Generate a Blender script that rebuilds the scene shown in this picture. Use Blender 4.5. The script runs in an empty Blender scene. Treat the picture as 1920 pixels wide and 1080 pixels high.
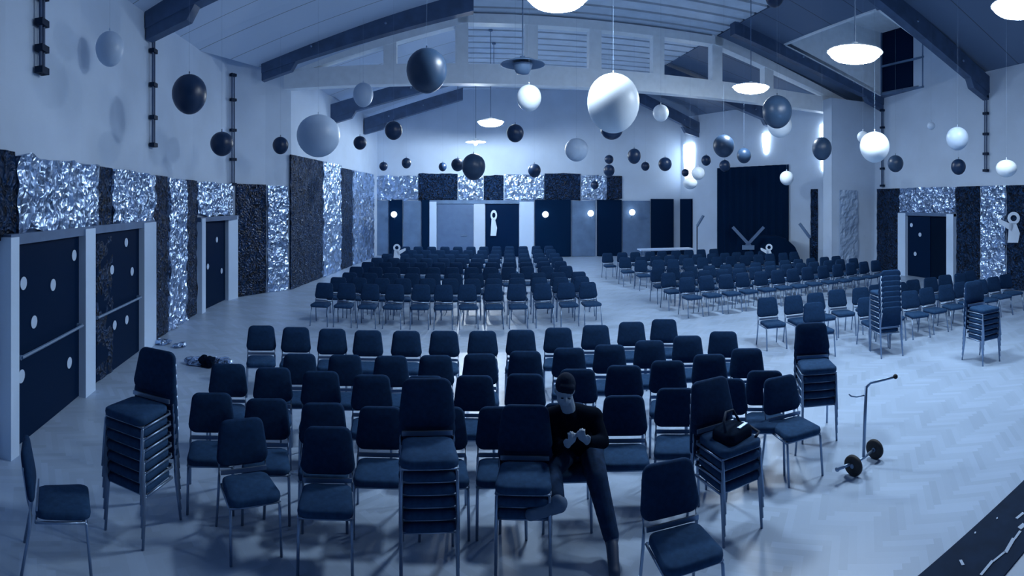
import bpy, bmesh, math, random
from math import sin, cos, tan, pi, atan2, hypot, radians
from mathutils import Vector, Matrix, noise
random.seed(7)
C = bpy.context.scene.collection
sc = bpy.context.scene

# ---------------------------------------------------------------- camera (a phone panorama: central cylindrical)
F, HY, CH = 1000.0, 380.0, 2.8          # pixels per radian, horizon row, eye height
cam = bpy.data.cameras.new('camera')
cam.type = 'PANO'
pano = cam if hasattr(cam, 'panorama_type') else cam.cycles
pano.panorama_type = 'CENTRAL_CYLINDRICAL'
pano.central_cylindrical_range_u_min = -960 / F
pano.central_cylindrical_range_u_max = 960 / F
pano.central_cylindrical_range_v_min = -(1080 - HY) / F
pano.central_cylindrical_range_v_max = HY / F
pano.central_cylindrical_radius = 1.0
cam.clip_start = 0.05
camo = bpy.data.objects.new('camera', cam); C.objects.link(camo)
camo.location = (0, 0, CH); camo.rotation_euler = (pi / 2, 0, 0)
sc.camera = camo

# ---------------------------------------------------------------- light and exposure
w = bpy.data.worlds.new('world'); sc.world = w; w.use_nodes = True
w.node_tree.nodes['Background'].inputs[0].default_value = (0.25, 0.45, 0.9, 1)
w.node_tree.nodes['Background'].inputs[1].default_value = 0.03
sc.view_settings.view_transform = 'Standard'
sc.view_settings.look = 'None'
sc.view_settings.gamma = 1
sc.view_settings.use_curve_mapping = False
sc.view_settings.exposure = 3.18
BULB = 600.0                              # radiance of a bare pendant bulb
BOWL = 13.0                               # radiance of a glowing pendant bowl
LAMP_COL = (0.80, 0.91, 1.0)

# ---------------------------------------------------------------- pixel helpers
def az(px): return (px - 960) / F
def pt(px, py, d):
    t = az(px); return Vector((d * sin(t), d * cos(t), CH + (HY - py) / F * d))
def fl(px, py, z=0.0): return pt(px, py, (CH - z) * F / (py - HY))
def dist_for(py, z): return (CH - z) * F / (py - HY)
def hit(px, a, b):
    """plan point where the bearing of column px meets the line a-b"""
    t = az(px); dx, dy = sin(t), cos(t)
    ex, ey = b[0] - a[0], b[1] - a[1]
    k = (dx * a[1] - dy * a[0]) / (dy * ex - dx * ey)
    return (a[0] + ex * k, a[1] + ey * k, k)
def hit_poly(px, poly):
    best = None
    for i in range(len(poly) - 1):
        x, y, k = hit(px, poly[i], poly[i + 1])
        e = max(0 - k, k - 1, 0)
        if best is None or e < best[0]: best = (e, x, y)
    return best[1], best[2]

# the hall's own frame: truss line origin, u along the truss, v away from the stage
O = (-7.3, 15.5); U = (0.9928, 0.1198); V = (-0.1198, 0.9928)
TM = Matrix(((U[0], V[0], 0, O[0]), (U[1], V[1], 0, O[1]), (0, 0, 1, 0), (0, 0, 0, 1)))
def uv_of(x, y):
    rx, ry = x - O[0], y - O[1]; return rx * U[0] + ry * U[1], rx * V[0] + ry * V[1]
def xy_of(u, v): return O[0] + U[0] * u + V[0] * v, O[1] + U[1] * u + V[1] * v
def truss_uz(px, py, v=0.0):
    a = xy_of(0, v); b = xy_of(10, v)
    x, y, k = hit(px, a, b); d = hypot(x, y)
    return k * 10, CH + (HY - py) / F * d

# ---------------------------------------------------------------- materials
def lin(c): return tuple((x / 12.92 if x <= .04045 else ((x + .055) / 1.055) ** 2.4) for x in [v / 255 for v in c])
def mat(name, rgb, rough=.6, metal=0., var=0., vscale=4., emit=0., ecol=None, bump=0., bscale=30., spec=.5):
    m = bpy.data.materials.new(name); m.use_nodes = True
    nt = m.node_tree; b = nt.nodes['Principled BSDF']
    b.inputs['Base Color'].default_value = (*rgb, 1)
    b.inputs['Roughness'].default_value = rough; b.inputs['Metallic'].default_value = metal
    b.inputs['Specular IOR Level'].default_value = spec
    tc = nt.nodes.new('ShaderNodeTexCoord')
    if var:
        n = nt.nodes.new('ShaderNodeTexNoise'); n.inputs['Scale'].default_value = vscale; n.inputs['Detail'].default_value = 5
        nt.links.new(tc.outputs['Object'], n.inputs['Vector'])
        r = nt.nodes.new('ShaderNodeMapRange'); r.inputs[1].default_value = .3; r.inputs[2].default_value = .7
        r.inputs[3].default_value = 1 - var; r.inputs[4].default_value = 1 + var
        nt.links.new(n.outputs['Fac'], r.inputs[0])
        mx = nt.nodes.new('ShaderNodeVectorMath'); mx.operation = 'SCALE'; mx.inputs[0].default_value = rgb
        nt.links.new(r.outputs[0], mx.inputs['Scale']); nt.links.new(mx.outputs[0], b.inputs['Base Color'])
    if bump:
        n2 = nt.nodes.new('ShaderNodeTexNoise'); n2.inputs['Scale'].default_value = bscale; n2.inputs['Detail'].default_value = 4
        nt.links.new(tc.outputs['Object'], n2.inputs['Vector'])
        bp = nt.nodes.new('ShaderNodeBump'); bp.inputs['Strength'].default_value = bump; bp.inputs['Distance'].default_value = .02
        nt.links.new(n2.outputs['Fac'], bp.inputs['Height']); nt.links.new(bp.outputs[0], b.inputs['Normal'])
    if emit:
        b.inputs['Emission Color'].default_value = (*(ecol or LAMP_COL), 1); b.inputs['Emission Strength'].default_value = emit
    return m
def foil_mat(name, rgb, rough, scale, strength, glint, metal=.9):
    m = mat(name, rgb, rough, metal, spec=.25); nt = m.node_tree; b = nt.nodes['Principled BSDF']
    tc = nt.nodes.new('ShaderNodeTexCoord')
    ns = nt.nodes.new('ShaderNodeTexNoise'); ns.inputs['Scale'].default_value = 3; ns.inputs['Detail'].default_value = 2
    nt.links.new(tc.outputs['Object'], ns.inputs['Vector'])
    mx = nt.nodes.new('ShaderNodeMixRGB'); mx.inputs[0].default_value = .25
    nt.links.new(tc.outputs['Object'], mx.inputs[1]); nt.links.new(ns.outputs['Color'], mx.inputs[2])
    vo = nt.nodes.new('ShaderNodeTexVoronoi'); vo.inputs['Scale'].default_value = scale
    nt.links.new(mx.outputs[0], vo.inputs['Vector'])
    bp = nt.nodes.new('ShaderNodeBump'); bp.inputs['Strength'].default_value = strength; bp.inputs['Distance'].default_value = .06
    nt.links.new(vo.outputs['Distance'], bp.inputs['Height']); nt.links.new(bp.outputs[0], b.inputs['Normal'])
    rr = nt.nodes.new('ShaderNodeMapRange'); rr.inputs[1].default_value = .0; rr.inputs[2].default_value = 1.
    rr.inputs[3].default_value = 1 - glint; rr.inputs[4].default_value = 1 + glint  # reflected glints of the foil painted into its colour, cell by cell
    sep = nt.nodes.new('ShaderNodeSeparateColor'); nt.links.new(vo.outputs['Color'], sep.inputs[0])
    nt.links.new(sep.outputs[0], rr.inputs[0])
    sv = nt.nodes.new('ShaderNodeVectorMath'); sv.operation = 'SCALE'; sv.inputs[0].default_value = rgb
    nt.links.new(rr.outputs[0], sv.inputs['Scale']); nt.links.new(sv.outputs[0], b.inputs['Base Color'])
    return m
def parquet():
    m = mat('herringbone parquet', (.3, .42, .6), .38, spec=.35); nt = m.node_tree; b = nt.nodes['Principled BSDF']; L = nt.links
    def M(op, a, c=None):
        n = nt.nodes.new('ShaderNodeMath'); n.operation = op
        for i, s in enumerate((a, c)):
            if s is None: continue
            if isinstance(s, (int, float)): n.inputs[i].default_value = s
            else: L.new(s, n.inputs[i])
        return n.outputs[0]
    tc = nt.nodes.new('ShaderNodeTexCoord'); mp = nt.nodes.new('ShaderNodeMapping')
    mp.inputs['Rotation'].default_value = (0, 0, radians(38)); W_ = .07; N_ = 6
    mp.inputs['Scale'].default_value = (1 / W_,) * 3
    L.new(tc.outputs['Object'], mp.inputs['Vector'])
    sp = nt.nodes.new('ShaderNodeSeparateXYZ'); L.new(mp.outputs[0], sp.inputs[0])
    i = M('FLOOR', sp.outputs[0]); j = M('FLOOR', sp.outputs[1])
    mm = M('FLOORED_MODULO', M('SUBTRACT', i, j), 2 * N_)
    hz = M('LESS_THAN', mm, N_ - .5)                        # 1 on planks along x
    ida = M('SUBTRACT', i, M('MULTIPLY', mm, hz))
    idb = M('SUBTRACT', j, M('MULTIPLY', M('SUBTRACT', 2 * N_ - 1, mm), M('SUBTRACT', 1, hz)))
    cb = nt.nodes.new('ShaderNodeCombineXYZ'); L.new(ida, cb.inputs[0]); L.new(idb, cb.inputs[1]); L.new(hz, cb.inputs[2])
    wn = nt.nodes.new('ShaderNodeTexWhiteNoise'); wn.noise_dimensions = '3D'; L.new(cb.outputs[0], wn.inputs['Vector'])
    big = nt.nodes.new('ShaderNodeTexNoise'); big.inputs['Scale'].default_value = .5; L.new(tc.outputs['Object'], big.inputs['Vector'])
    k = M('ADD', M('MULTIPLY', wn.outputs['Value'], .15), .86)
    k = M('ADD', k, M('MULTIPLY', hz, .06))
    k = M('MULTIPLY', k, M('ADD', M('MULTIPLY', big.outputs['Fac'], .3), .85))
    sv = nt.nodes.new('ShaderNodeVectorMath'); sv.operation = 'SCALE'; sv.inputs[0].default_value = (.30, .41, .575)
    L.new(k, sv.inputs['Scale']); L.new(sv.outputs[0], b.inputs['Base Color'])
    return m
def board_mat(name, rgb, pitch, axis, depth=.35, rough=.6):
    """boards with dark joints every pitch metres along one local axis"""
    m = mat(name, rgb, rough); nt = m.node_tree; b = nt.nodes['Principled BSDF']; L = nt.links
    tc = nt.nodes.new('ShaderNodeTexCoord'); sp = nt.nodes.new('ShaderNodeSeparateXYZ'); L.new(tc.outputs['Object'], sp.inputs[0])
    a = nt.nodes.new('ShaderNodeMath'); a.operation = 'MULTIPLY'; a.inputs[1].default_value = 1 / pitch; L.new(sp.outputs[axis], a.inputs[0])
    f = nt.nodes.new('ShaderNodeMath'); f.operation = 'FRACT'; L.new(a.outputs[0], f.inputs[0])
    g = nt.nodes.new('ShaderNodeMath'); g.operation = 'LESS_THAN'; g.inputs[1].default_value = .03 / pitch; L.new(f.outputs[0], g.inputs[0])
    mx = nt.nodes.new('ShaderNodeMixRGB'); mx.inputs[1].default_value = (*rgb, 1); mx.inputs[2].default_value = (*[c * depth for c in rgb], 1)
    L.new(g.outputs[0], mx.inputs[0]); L.new(mx.outputs[0], b.inputs['Base Color'])
    return m

WALL = mat('wall plaster', (.46, .575, .74), .8, var=.06, vscale=.8)
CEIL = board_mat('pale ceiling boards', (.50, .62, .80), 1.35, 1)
CEIL_SHADE = board_mat('shade-toned ceiling boards', (.10, .16, .27), 1.35, 1)  # same boards as the left slope, with shade put into the colour
SLAT = mat('pale ceiling slats', (.62, .74, .90), .6, var=.08, vscale=2)
BEAM = mat('dark stained glulam', (.045, .09, .185), .55, var=.2, vscale=3)
WHITE = mat('white painted timber', (.78, .87, .96), .5, var=.05)
TRIM = mat('white door trim', (.50, .66, .88), .45)
FLOOR = parquet()
FAB_SHADE = mat('shaded navy fabric', (.008, .031, .086), .9, var=.15, vscale=25, spec=.1)  # backrest copy of the cloth, darkened for the shade on the backs
FAB_LIT = mat('lit navy fabric', (.016, .050, .122), .9, var=.15, vscale=25, spec=.1)  # same cloth painted lighter for the lit seat tops
CHROME = mat('brushed steel tube', (.22, .32, .48), .38, .8)
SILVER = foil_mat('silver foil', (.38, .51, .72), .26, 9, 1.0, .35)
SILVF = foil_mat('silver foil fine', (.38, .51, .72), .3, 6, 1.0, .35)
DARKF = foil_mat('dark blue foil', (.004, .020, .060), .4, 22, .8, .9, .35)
SILVD = mat('dull silver film', (.36, .48, .66), .5, .3, bump=.5, bscale=8)
GLASS = mat('dark door glass', (.0016, .012, .042), .5, spec=.03)
BLACK = mat('black cloth', (.0015, .008, .024), .9, spec=.04)
CURT = mat('black stage curtain', (.0018, .013, .042), .95, spec=.03)
DARK = mat('dark painted metal', (.006, .020, .05), .6, spec=.15)
RUBBER = mat('black rubber', (.003, .008, .018), .7)
DOT = mat('white paper dot', (.42, .55, .74), .7)
BALD = mat('dark balloon latex', (.006, .025, .075), .38, spec=.4)
BALM = mat('mid blue balloon latex', (.024, .055, .115), .38, spec=.4)
BALG = mat('pale balloon latex', (.40, .52, .70), .38, spec=.4)
BALW = mat('white balloon latex', (.74, .84, .95), .4, spec=.4)
STR = mat('grey thread', (.2, .3, .45), .8)
LAMPON = mat('lit bulb', (1, 1, 1), .4, emit=BULB)
BOWLON = mat('lit opal bowl', (1, 1, 1), .4, emit=BOWL)
SCON = mat('lit sconce glass', (1, 1, 1), .4, emit=1.0)
GLOBE = mat('lit globe glass', (1, 1, 1), .4, emit=.45)
ENAM = mat('white enamel', (.72, .82, .92), .35)
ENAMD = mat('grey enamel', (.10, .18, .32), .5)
PALE = mat('pale wall panel', (.10, .18, .32), .7, var=.2, vscale=2)
MIDP = mat('mid blue door panel', (.075, .14, .27), .6, var=.1)
STAGE = mat('dark scuffed stage edging', (.008, .026, .066), .8, var=.2, vscale=8, spec=.1)
STAGEF = mat('pale stage boards', (.32, .46, .66), .5)
SCUFF = mat('scuffed bare paint', (.45, .60, .82), .7)
PAPER = mat('white paper', (.62, .76, .95), .7)
SKIN = mat('skin', (.21, .30, .43), .55)
JEANS = mat('dark jeans', (.008, .026, .070), .9, var=.25, vscale=20, spec=.1)
JACKET = mat('black jacket', (.0012, .005, .014), .95, spec=.04)
HAIR = mat('dark hair', (.003, .012, .034), .85, spec=.1)
SHOE = mat('grey shoe', (.045, .10, .20), .6)
SHOED = mat('dark shoe', (.012, .035, .085), .6)
TABLE = mat('pale table top', (.40, .55, .80), .4)

# ---------------------------------------------------------------- mesh builder
class MB:
    def __init__(s): s.b = bmesh.new()
    def quad(s, *p):
        s.b.faces.new([s.b.verts.new(q) for q in p])
    def box(s, c, size, rot=None):
        R = rot or Matrix.Identity(3); c = Vector(c); h = Vector(size) / 2
        v = [s.b.verts.new(c + R @ Vector((x * h.x, y * h.y, z * h.z))) for x in (-1, 1) for y in (-1, 1) for z in (-1, 1)]
        for f in ((0, 1, 3, 2), (4, 6, 7, 5), (0, 4, 5, 1), (2, 3, 7, 6), (0, 2, 6, 4), (1, 5, 7, 3)):
            s.b.faces.new([v[i] for i in f])
        return s
    def prism(s, poly, d):
        """closed polygon of 3D points swept by vector d"""
        d = Vector(d); n = len(poly)
        a = [s.b.verts.new(Vector(p)) for p in poly]; c = [s.b.verts.new(Vector(p) + d) for p in poly]
        s.b.faces.new(a); s.b.faces.new(c[::-1])
        for i in range(n): s.b.faces.new([a[i], c[i], c[(i + 1) % n], a[(i + 1) % n]])
        return s
    def tube(s, pts, r, seg=8, r2=None):
        pts = [Vector(p) for p in pts]; rings = []
        for i, p in enumerate(pts):
            t = (pts[min(i + 1, len(pts) - 1)] - pts[max(i - 1, 0)]).normalized()
            a = t.cross(Vector((0, 0, 1)))
            if a.length < .05: a = t.cross(Vector((0, 1, 0)))
            a.normalize(); c = t.cross(a)
            rr = r if r2 is None else r + (r2 - r) * i / (len(pts) - 1)
            rings.append([s.b.verts.new(p + (a * cos(q) + c * sin(q)) * rr) for q in [2 * pi * k / seg for k in range(seg)]])
        for A, B in zip(rings, rings[1:]):
            for k in range(seg): s.b.faces.new([A[k], A[(k + 1) % seg], B[(k + 1) % seg], B[k]])
        s.b.faces.new(rings[0][::-1]); s.b.faces.new(rings[-1]); return s
    def lathe(s, prof, c=(0, 0, 0), seg=24, R=None):
        c = Vector(c); R = R or Matrix.Identity(3); rings = []
        for r, z in prof:
            if r < 1e-5: rings.append([s.b.verts.new(c + R @ Vector((0, 0, z)))])
            else: rings.append([s.b.verts.new(c + R @ Vector((r * cos(q), r * sin(q), z))) for q in [2 * pi * k / seg for k in range(seg)]])
        for A, B in zip(rings, rings[1:]):
            for k in range(seg):
                k2 = (k + 1) % seg
                f = [A[0] if len(A) == 1 else A[k], A[0] if len(A) == 1 else A[k2], B[0] if len(B) == 1 else B[k2], B[0] if len(B) == 1 else B[k]]
                u = []
                for x in f:
                    if x not in u: u.append(x)
                if len(u) > 2: s.b.faces.new(u)
        return s
    def ball(s, c, r, seg=16, rings=10, R=None):
        r = Vector(r) if hasattr(r, '__len__') else Vector((r, r, r)); c = Vector(c); R = R or Matrix.Identity(3)
        top = s.b.verts.new(c + R @ Vector((0, 0, r.z))); bot = s.b.verts.new(c + R @ Vector((0, 0, -r.z))); L = []
        for i in range(1, rings):
            a = pi * i / rings
            L.append([s.b.verts.new(c + R @ Vector((r.x * sin(a) * cos(q), r.y * sin(a) * sin(q), r.z * cos(a)))) for q in [2 * pi * k / seg for k in range(seg)]])
        for k in range(seg):
            s.b.faces.new([top, L[0][k], L[0][(k + 1) % seg]]); s.b.faces.new([bot, L[-1][(k + 1) % seg], L[-1][k]])
        for A, B in zip(L, L[1:]):
            for k in range(seg): s.b.faces.new([A[k], B[k], B[(k + 1) % seg], A[(k + 1) % seg]])
        return s
    def cap(s, a, b, ra, rb, seg=12):
        """tapered capsule"""
        a, b = Vector(a), Vector(b)
        s.ball(a, ra, seg, 8); s.ball(b, rb, seg, 8); s.tube([a, b], ra, seg, rb); return s
    def pad(s, outline, t, M, dome=.0):
        """rounded cushion: outline in local xy, thickness along local z, placed by matrix M"""
        n = len(outline); cx = sum(p[0] for p in outline) / n; cy = sum(p[1] for p in outline) / n
        L = []
        for k, z in ((.90, 0), (.985, .18 * t), (1, .5 * t), (.985, .82 * t), (.90, t), (.5, t + dome)):
            L.append([s.b.verts.new(M @ Vector((cx + (p[0] - cx) * k, cy + (p[1] - cy) * k, z))) for p in outline])
        for A, B in zip(L, L[1:]):
            for k in range(n): s.b.faces.new([A[k], A[(k + 1) % n], B[(k + 1) % n], B[k]])
        s.b.faces.new(L[0][::-1]); s.b.faces.new(L[-1]); return s
    def mesh(s, name, m, smooth=False):
        bmesh.ops.recalc_face_normals(s.b, faces=s.b.faces)
        me = bpy.data.meshes.new(name); s.b.to_mesh(me); s.b.free()
        me.materials.append(m)
        if smooth: me.polygons.foreach_set('use_smooth', [True] * len(me.polygons))
        return me
    def build(s, name, m, parent=None, smooth=False):
        return link(name, s.mesh(name, m, smooth), parent)
def link(name, me, parent=None):
    o = bpy.data.objects.new(name, me); C.objects.link(o)
    if parent is not None: o.parent = parent
    return o
def tag(o, label, cat, group=None, kind=None):
    o['label'] = label; o['category'] = cat
    if group: o['group'] = group
    if kind: o['kind'] = kind
    return o
def thing(name, label, cat, loc=(0, 0, 0), rz=0., group=None):
    o = bpy.data.objects.new(name, None); C.objects.link(o); o.empty_display_size = .1
    o.location = loc; o.rotation_euler = (0, 0, rz)
    return tag(o, label, cat, group)
def structure(o): o['kind'] = 'structure'; return o
def rounded(w0, w1, h, r, n=5):
    """trapezoid outline with rounded corners: width w0 at y=0, w1 at y=h"""
    cs = [(-w0 / 2 + r, r, pi, 1.5 * pi), (w0 / 2 - r, r, 1.5 * pi, 2 * pi), (w1 / 2 - r, h - r, 0, .5 * pi), (-w1 / 2 + r, h - r, .5 * pi, pi)]
    return [(cx + r * cos(a0 + (a1 - a0) * k / n), cy + r * sin(a0 + (a1 - a0) * k / n)) for cx, cy, a0, a1 in cs for k in range(n + 1)]
ORD = ['first', 'second', 'third', 'fourth', 'fifth', 'sixth', 'seventh', 'eighth', 'ninth', 'tenth', 'eleventh', 'twelfth', 'thirteenth', 'fourteenth']

# ================================================================ THE SETTING
LW = [(-3.3, -4.2), (-4.0, 1.0), (-4.85, 3.47), (-5.7, 5.45), (-6.61, 7.98), (-7.5, 11.0), (-7.95, 13.45), (-7.40, 14.85), (-6.95, 15.8)]
LZ = [5.7, 5.9, 6.05, 6.25, 6.5, 6.72, 6.85, 6.9, 6.95]
RL = [(-6.95, 15.8), (-7.1, 27.5)]
FW = [(-7.1, 27.5), (9.0, 27.5)]
RR = [(9.0, 27.5), (13.95, 17.2)]
PR = [(11.75, 17.2), (13.87, 17.15)]
RW = [(13.87, 17.9), (13.87, -4.2)]
BW = [(13.87, -4.2), (-3.3, -4.2)]
def wall(name, poly, z1=9.6, th=.25, z0=0.):
    m = MB(); n = len(poly)
    nr = []
    for i in range(n):
        a = poly[max(i - 1, 0)]; b = poly[min(i + 1, n - 1)]
        dx, dy = b[0] - a[0], b[1] - a[1]; l = hypot(dx, dy)
        nr.append((-dy / l, dx / l))
    out = [(p[0] + q[0] * th, p[1] + q[1] * th) for p, q in zip(poly, nr)]
    pts = list(poly) + out[::-1]
    m.prism([(x, y, z0) for x, y in pts], (0, 0, z1 - z0))
    return structure(m.build(name, WALL))
wall('wall_left', LW); wall('wall_rear_left', RL); wall('wall_far', FW); wall('wall_rear_right', RR)
wall('wall_right', RW); wall('wall_back', BW).data.materials[0] = CURT  # unseen back wall turned black to cut light bounced onto the chairs
m = MB(); m.prism([(11.75, 17.2, 0), (13.95, 17.15, 0), (13.95, 17.75, 0), (11.75, 17.8, 0)], (0, 0, 6.9)); structure(m.build('wall_pillar', WALL))
m = MB(); m.box((3, 12, -.1), (30, 36, .2)); structure(m.build('floor', FLOOR))


# ceiling in the hall's frame: two slopes and a slatted flat middle
UL, UR, ZF = 5.9, 14.4, 8.62
def ruled(name, lo, uedge, material):
    m = MB()
    for (a, b) in zip(lo, lo[1:]):
        p = [(a[0], a[1], a[2]), (uedge, a[1], ZF), (uedge, b[1], ZF), (b[0], b[1], b[2])]
        m.quad(*p); m.quad(*[(x, y, z + .12) for x, y, z in p])
        m.quad(p[0], p[3], (b[0], b[1], b[2] + .12), (a[0], a[1], a[2] + .12))
    o = m.build(name, material); o.matrix_world = TM; return structure(o)
lo = []
for (x, y), z in zip(LW[:6] + LW[8:], LZ[:6] + LZ[8:]):
    u, v = uv_of(x, y); lo.append((u - .15, v, z - .03))
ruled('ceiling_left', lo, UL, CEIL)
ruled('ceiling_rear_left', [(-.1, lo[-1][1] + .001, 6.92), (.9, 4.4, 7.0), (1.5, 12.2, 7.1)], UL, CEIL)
KS = (ZF - 7.0) / (21.3 - UR)
def slope_hit(px, py):
    t = az(px); dx, dy, dz = sin(t), cos(t), (HY - py) / F
    # z + KS*u = 7 + KS*21.3
    u0, v0 = uv_of(0, 0); du = dx * U[0] + dy * U[1]
    d = (7 + KS * 21.3 - CH - KS * u0) / (dz + KS * du)
    return uv_of(d * dx, d * dy)
s0, s1, s2, s3 = slope_hit(1530, 122), slope_hit(1682, 186), slope_hit(1796, 152), slope_hit(1542, 42)
SU0, SU1 = (s0[0] + s3[0]) / 2, min((s1[0] + s2[0]) / 2, 20.9)
SV0, SV1 = -6.4, s0[1]
SV0, SV1, SU0 = -5.9, -1.56, 16.2
def zr(u): return 7.0 + KS * (21.3 - u)
def rect_slope(m, u0, u1, v0, v1):
    p = [(u0, v0, zr(u0)), (u1, v0, zr(u1)), (u1, v1, zr(u1)), (u0, v1, zr(u0))]
    m.prism(p, (0, 0, .12))
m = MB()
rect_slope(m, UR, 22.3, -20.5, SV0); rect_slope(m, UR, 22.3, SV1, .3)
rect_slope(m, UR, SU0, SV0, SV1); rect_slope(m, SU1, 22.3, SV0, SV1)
o = structure(m.build('ceiling_right', CEIL_SHADE)); o.matrix_world = TM
m = MB(); ZT = 9.6                                          # skylight shaft
m.prism([(SU0, SV1, zr(SU0) - .02), (SU1, SV1, zr(SU1) - .02), (SU1, SV1, ZT), (SU0, SV1, ZT)], (0, .1, 0))
m.prism([(SU0, SV0, zr(SU0) - .02), (SU1, SV0, zr(SU1) - .02), (SU1, SV0, ZT), (SU0, SV0, ZT)], (0, -.1, 0))
m.prism([(SU0, SV0, zr(SU0) - .02), (SU0, SV1, zr(SU0) - .02), (SU0, SV1, ZT), (SU0, SV0, ZT)], (-.1, 0, 0))
m.box(((SU0 + SU1) / 2, (SV0 + SV1) / 2, ZT + .05), (SU1 - SU0 + .2, SV1 - SV0 + .2, .1))
o = structure(m.build('ceiling_skylight_shaft', WHITE)); o.matrix_world = TM
sk = bpy.data.objects.new('window_1', None); C.objects.link(sk); sk.matrix_world = TM; structure(sk)
m = MB(); m.box((SU1 + .05, (SV0 + SV1) / 2, (zr(SU1) + ZT) / 2), (.03, SV1 - SV0, ZT - zr(SU1)))
m.build('pane', GLASS, sk)
m = MB(); zc = zr(SU1)
for k in range(3):
    v = SV0 + (SV1 - SV0) * (k / 2); m.box((SU1, v, (zc + ZT) / 2), (.07, .07, ZT - zc))
m.box((SU1, (SV0 + SV1) / 2, zc + 1.15), (.07, SV1 - SV0, .07)); m.box((SU1, (SV0 + SV1) / 2, zc + .03), (.07, SV1 - SV0, .07))
m.build('window_frame', PALE, sk)
ruled('ceiling_rear_right', [(21.7, .3, 7.0), (20.2, 4.6, 7.0), (17.7, 12.2, 7.0)], UR, CEIL_SHADE)
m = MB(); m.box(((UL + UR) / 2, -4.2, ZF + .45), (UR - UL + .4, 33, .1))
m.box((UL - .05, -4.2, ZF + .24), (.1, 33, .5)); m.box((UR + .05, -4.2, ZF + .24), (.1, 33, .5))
o = structure(m.build('ceiling', CEIL_SHADE)); o.matrix_world = TM
m = MB(); v = -14.0
while v < 12:
    m.box(((UL + UR) / 2, v, ZF + .06), (UR - UL - .02, .54, .07)); v += .7
o = structure(m.build('ceiling_slats', SLAT)); o.matrix_world = TM

# roof beams
def roof_beam(v, side, label, zlo, zhi, depth=.55, wd=.30, uw=None):
    if side < 0:
        if uw is None:
            uw = min((uv_of(*p)[0] for p in LW), key=lambda q: abs(q)) if False else None
        u0, u1 = uw, UL + .2
    else: u0, u1 = uw, UR - .2
    m = MB()
    p = [(u0, v, zlo), (u1, v, zhi), (u1, v, zhi + depth), (u0, v, zlo + depth)]
    m.prism(p, (0, wd, 0))
    o = m.build('roof_beam', BEAM); o.matrix_world = TM
    tag(o, label, 'beam', 'sloping roof beams', 'thing')
    s = 1 if side < 0 else -1                               # bracket under the foot
    m = MB(); m.prism([(u0, v + .03, zlo + .1), (u0 + s * 1.1, v + .03, zlo + .1 + .24), (u0 + s * .9, v + .03, zlo + .02), (u0, v + .03, zlo - .22)], (0, wd - .06, 0))
    m.build('foot_bracket', BEAM, o)
    for k in (.25, .6):
        m = MB(); m.ball((u0 + (u1 - u0) * k, v - .02, zlo + (zhi - zlo) * k + depth * .5), .04, 8, 6)
        m.build('bolt', CHROME, o, True)
    return o
roof_beam(-1.5, -1, 'sloping dark beam running up left of the white truss', 6.62, 8.12, uw=.0)
roof_beam(-7.5, -1, 'dark beam end meeting the left wall above the middle rod', 6.2, 7.9, uw=-.2)
roof_beam(-12.2, -1, 'dark beam above the left wall nearest the stage', 5.9, 7.9, uw=.8)
roof_beam(4.2, -1, 'dark beam under the left ceiling behind the truss', 6.1, 7.5, uw=.75)
roof_beam(9.0, -1, 'dark beam on the left ceiling nearest the far wall', 6.3, 7.7, uw=1.4)
roof_beam(-1.5, 1, 'sloping dark beam running down right of the white truss', 6.75, 8.25, uw=21.2)
roof_beam(-6.9, 1, 'dark beam over the right wall beside the skylight', 6.45, 8.25, uw=20.5)
roof_beam(-12.2, 1, 'dark beam above the right wall nearest the stage', 6.6, 8.25, uw=19.9)
roof_beam(4.2, 1, 'dark beam under the right ceiling behind the truss', 6.4, 8.0, uw=20.2)
roof_beam(8.6, 1, 'dark beam on the right ceiling nearest the far wall', 6.4, 8.0, uw=18.2)

# white truss across the hall
tr = thing('roof_truss', 'white timber truss with window-like openings spanning the hall', 'truss')
tr.matrix_world = TM; TD = .38
def tprism(name, poly, d=TD, v0=0.):
    m = MB(); m.prism([(u, v0, z) for u, z in poly], (0, d, 0)); return m.build(name, WHITE, tr)
U1 = 20.95
tprism('bottom_chord', [(-.1, 6.44), (U1, 6.44), (U1, 7.05), (-.1, 7.05)])
tprism('top_chord', [(5.7, 8.30), (14.6, 8.30), (14.6, 8.58), (5.7, 8.58)])
tprism('sloping_chord', [(-.1, 6.95), (.8, 6.95), (6.0, 8.3), (6.0, 8.58), (5.6, 8.58)])
tprism('sloping_chord', [(U1, 6.95), (U1 - .9, 6.95), (14.3, 8.3), (14.3, 8.58), (14.7, 8.58)])
for x in (731, 866, 997, 1117, 1236, 1346, 1443):
    u, z = truss_uz(x, 90)
    top = 8.32
    if u < 5.9: top = 6.95 + (u - .35) * .26 + .15
    if u > 14.4: top = 6.95 + (U1 - .45 - u) * .26 + .15
    tprism('post', [(u - .2, 7.0), (u + .2, 7.0), (u + .2, top), (u - .2, top)], TD - .06, .03)

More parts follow.
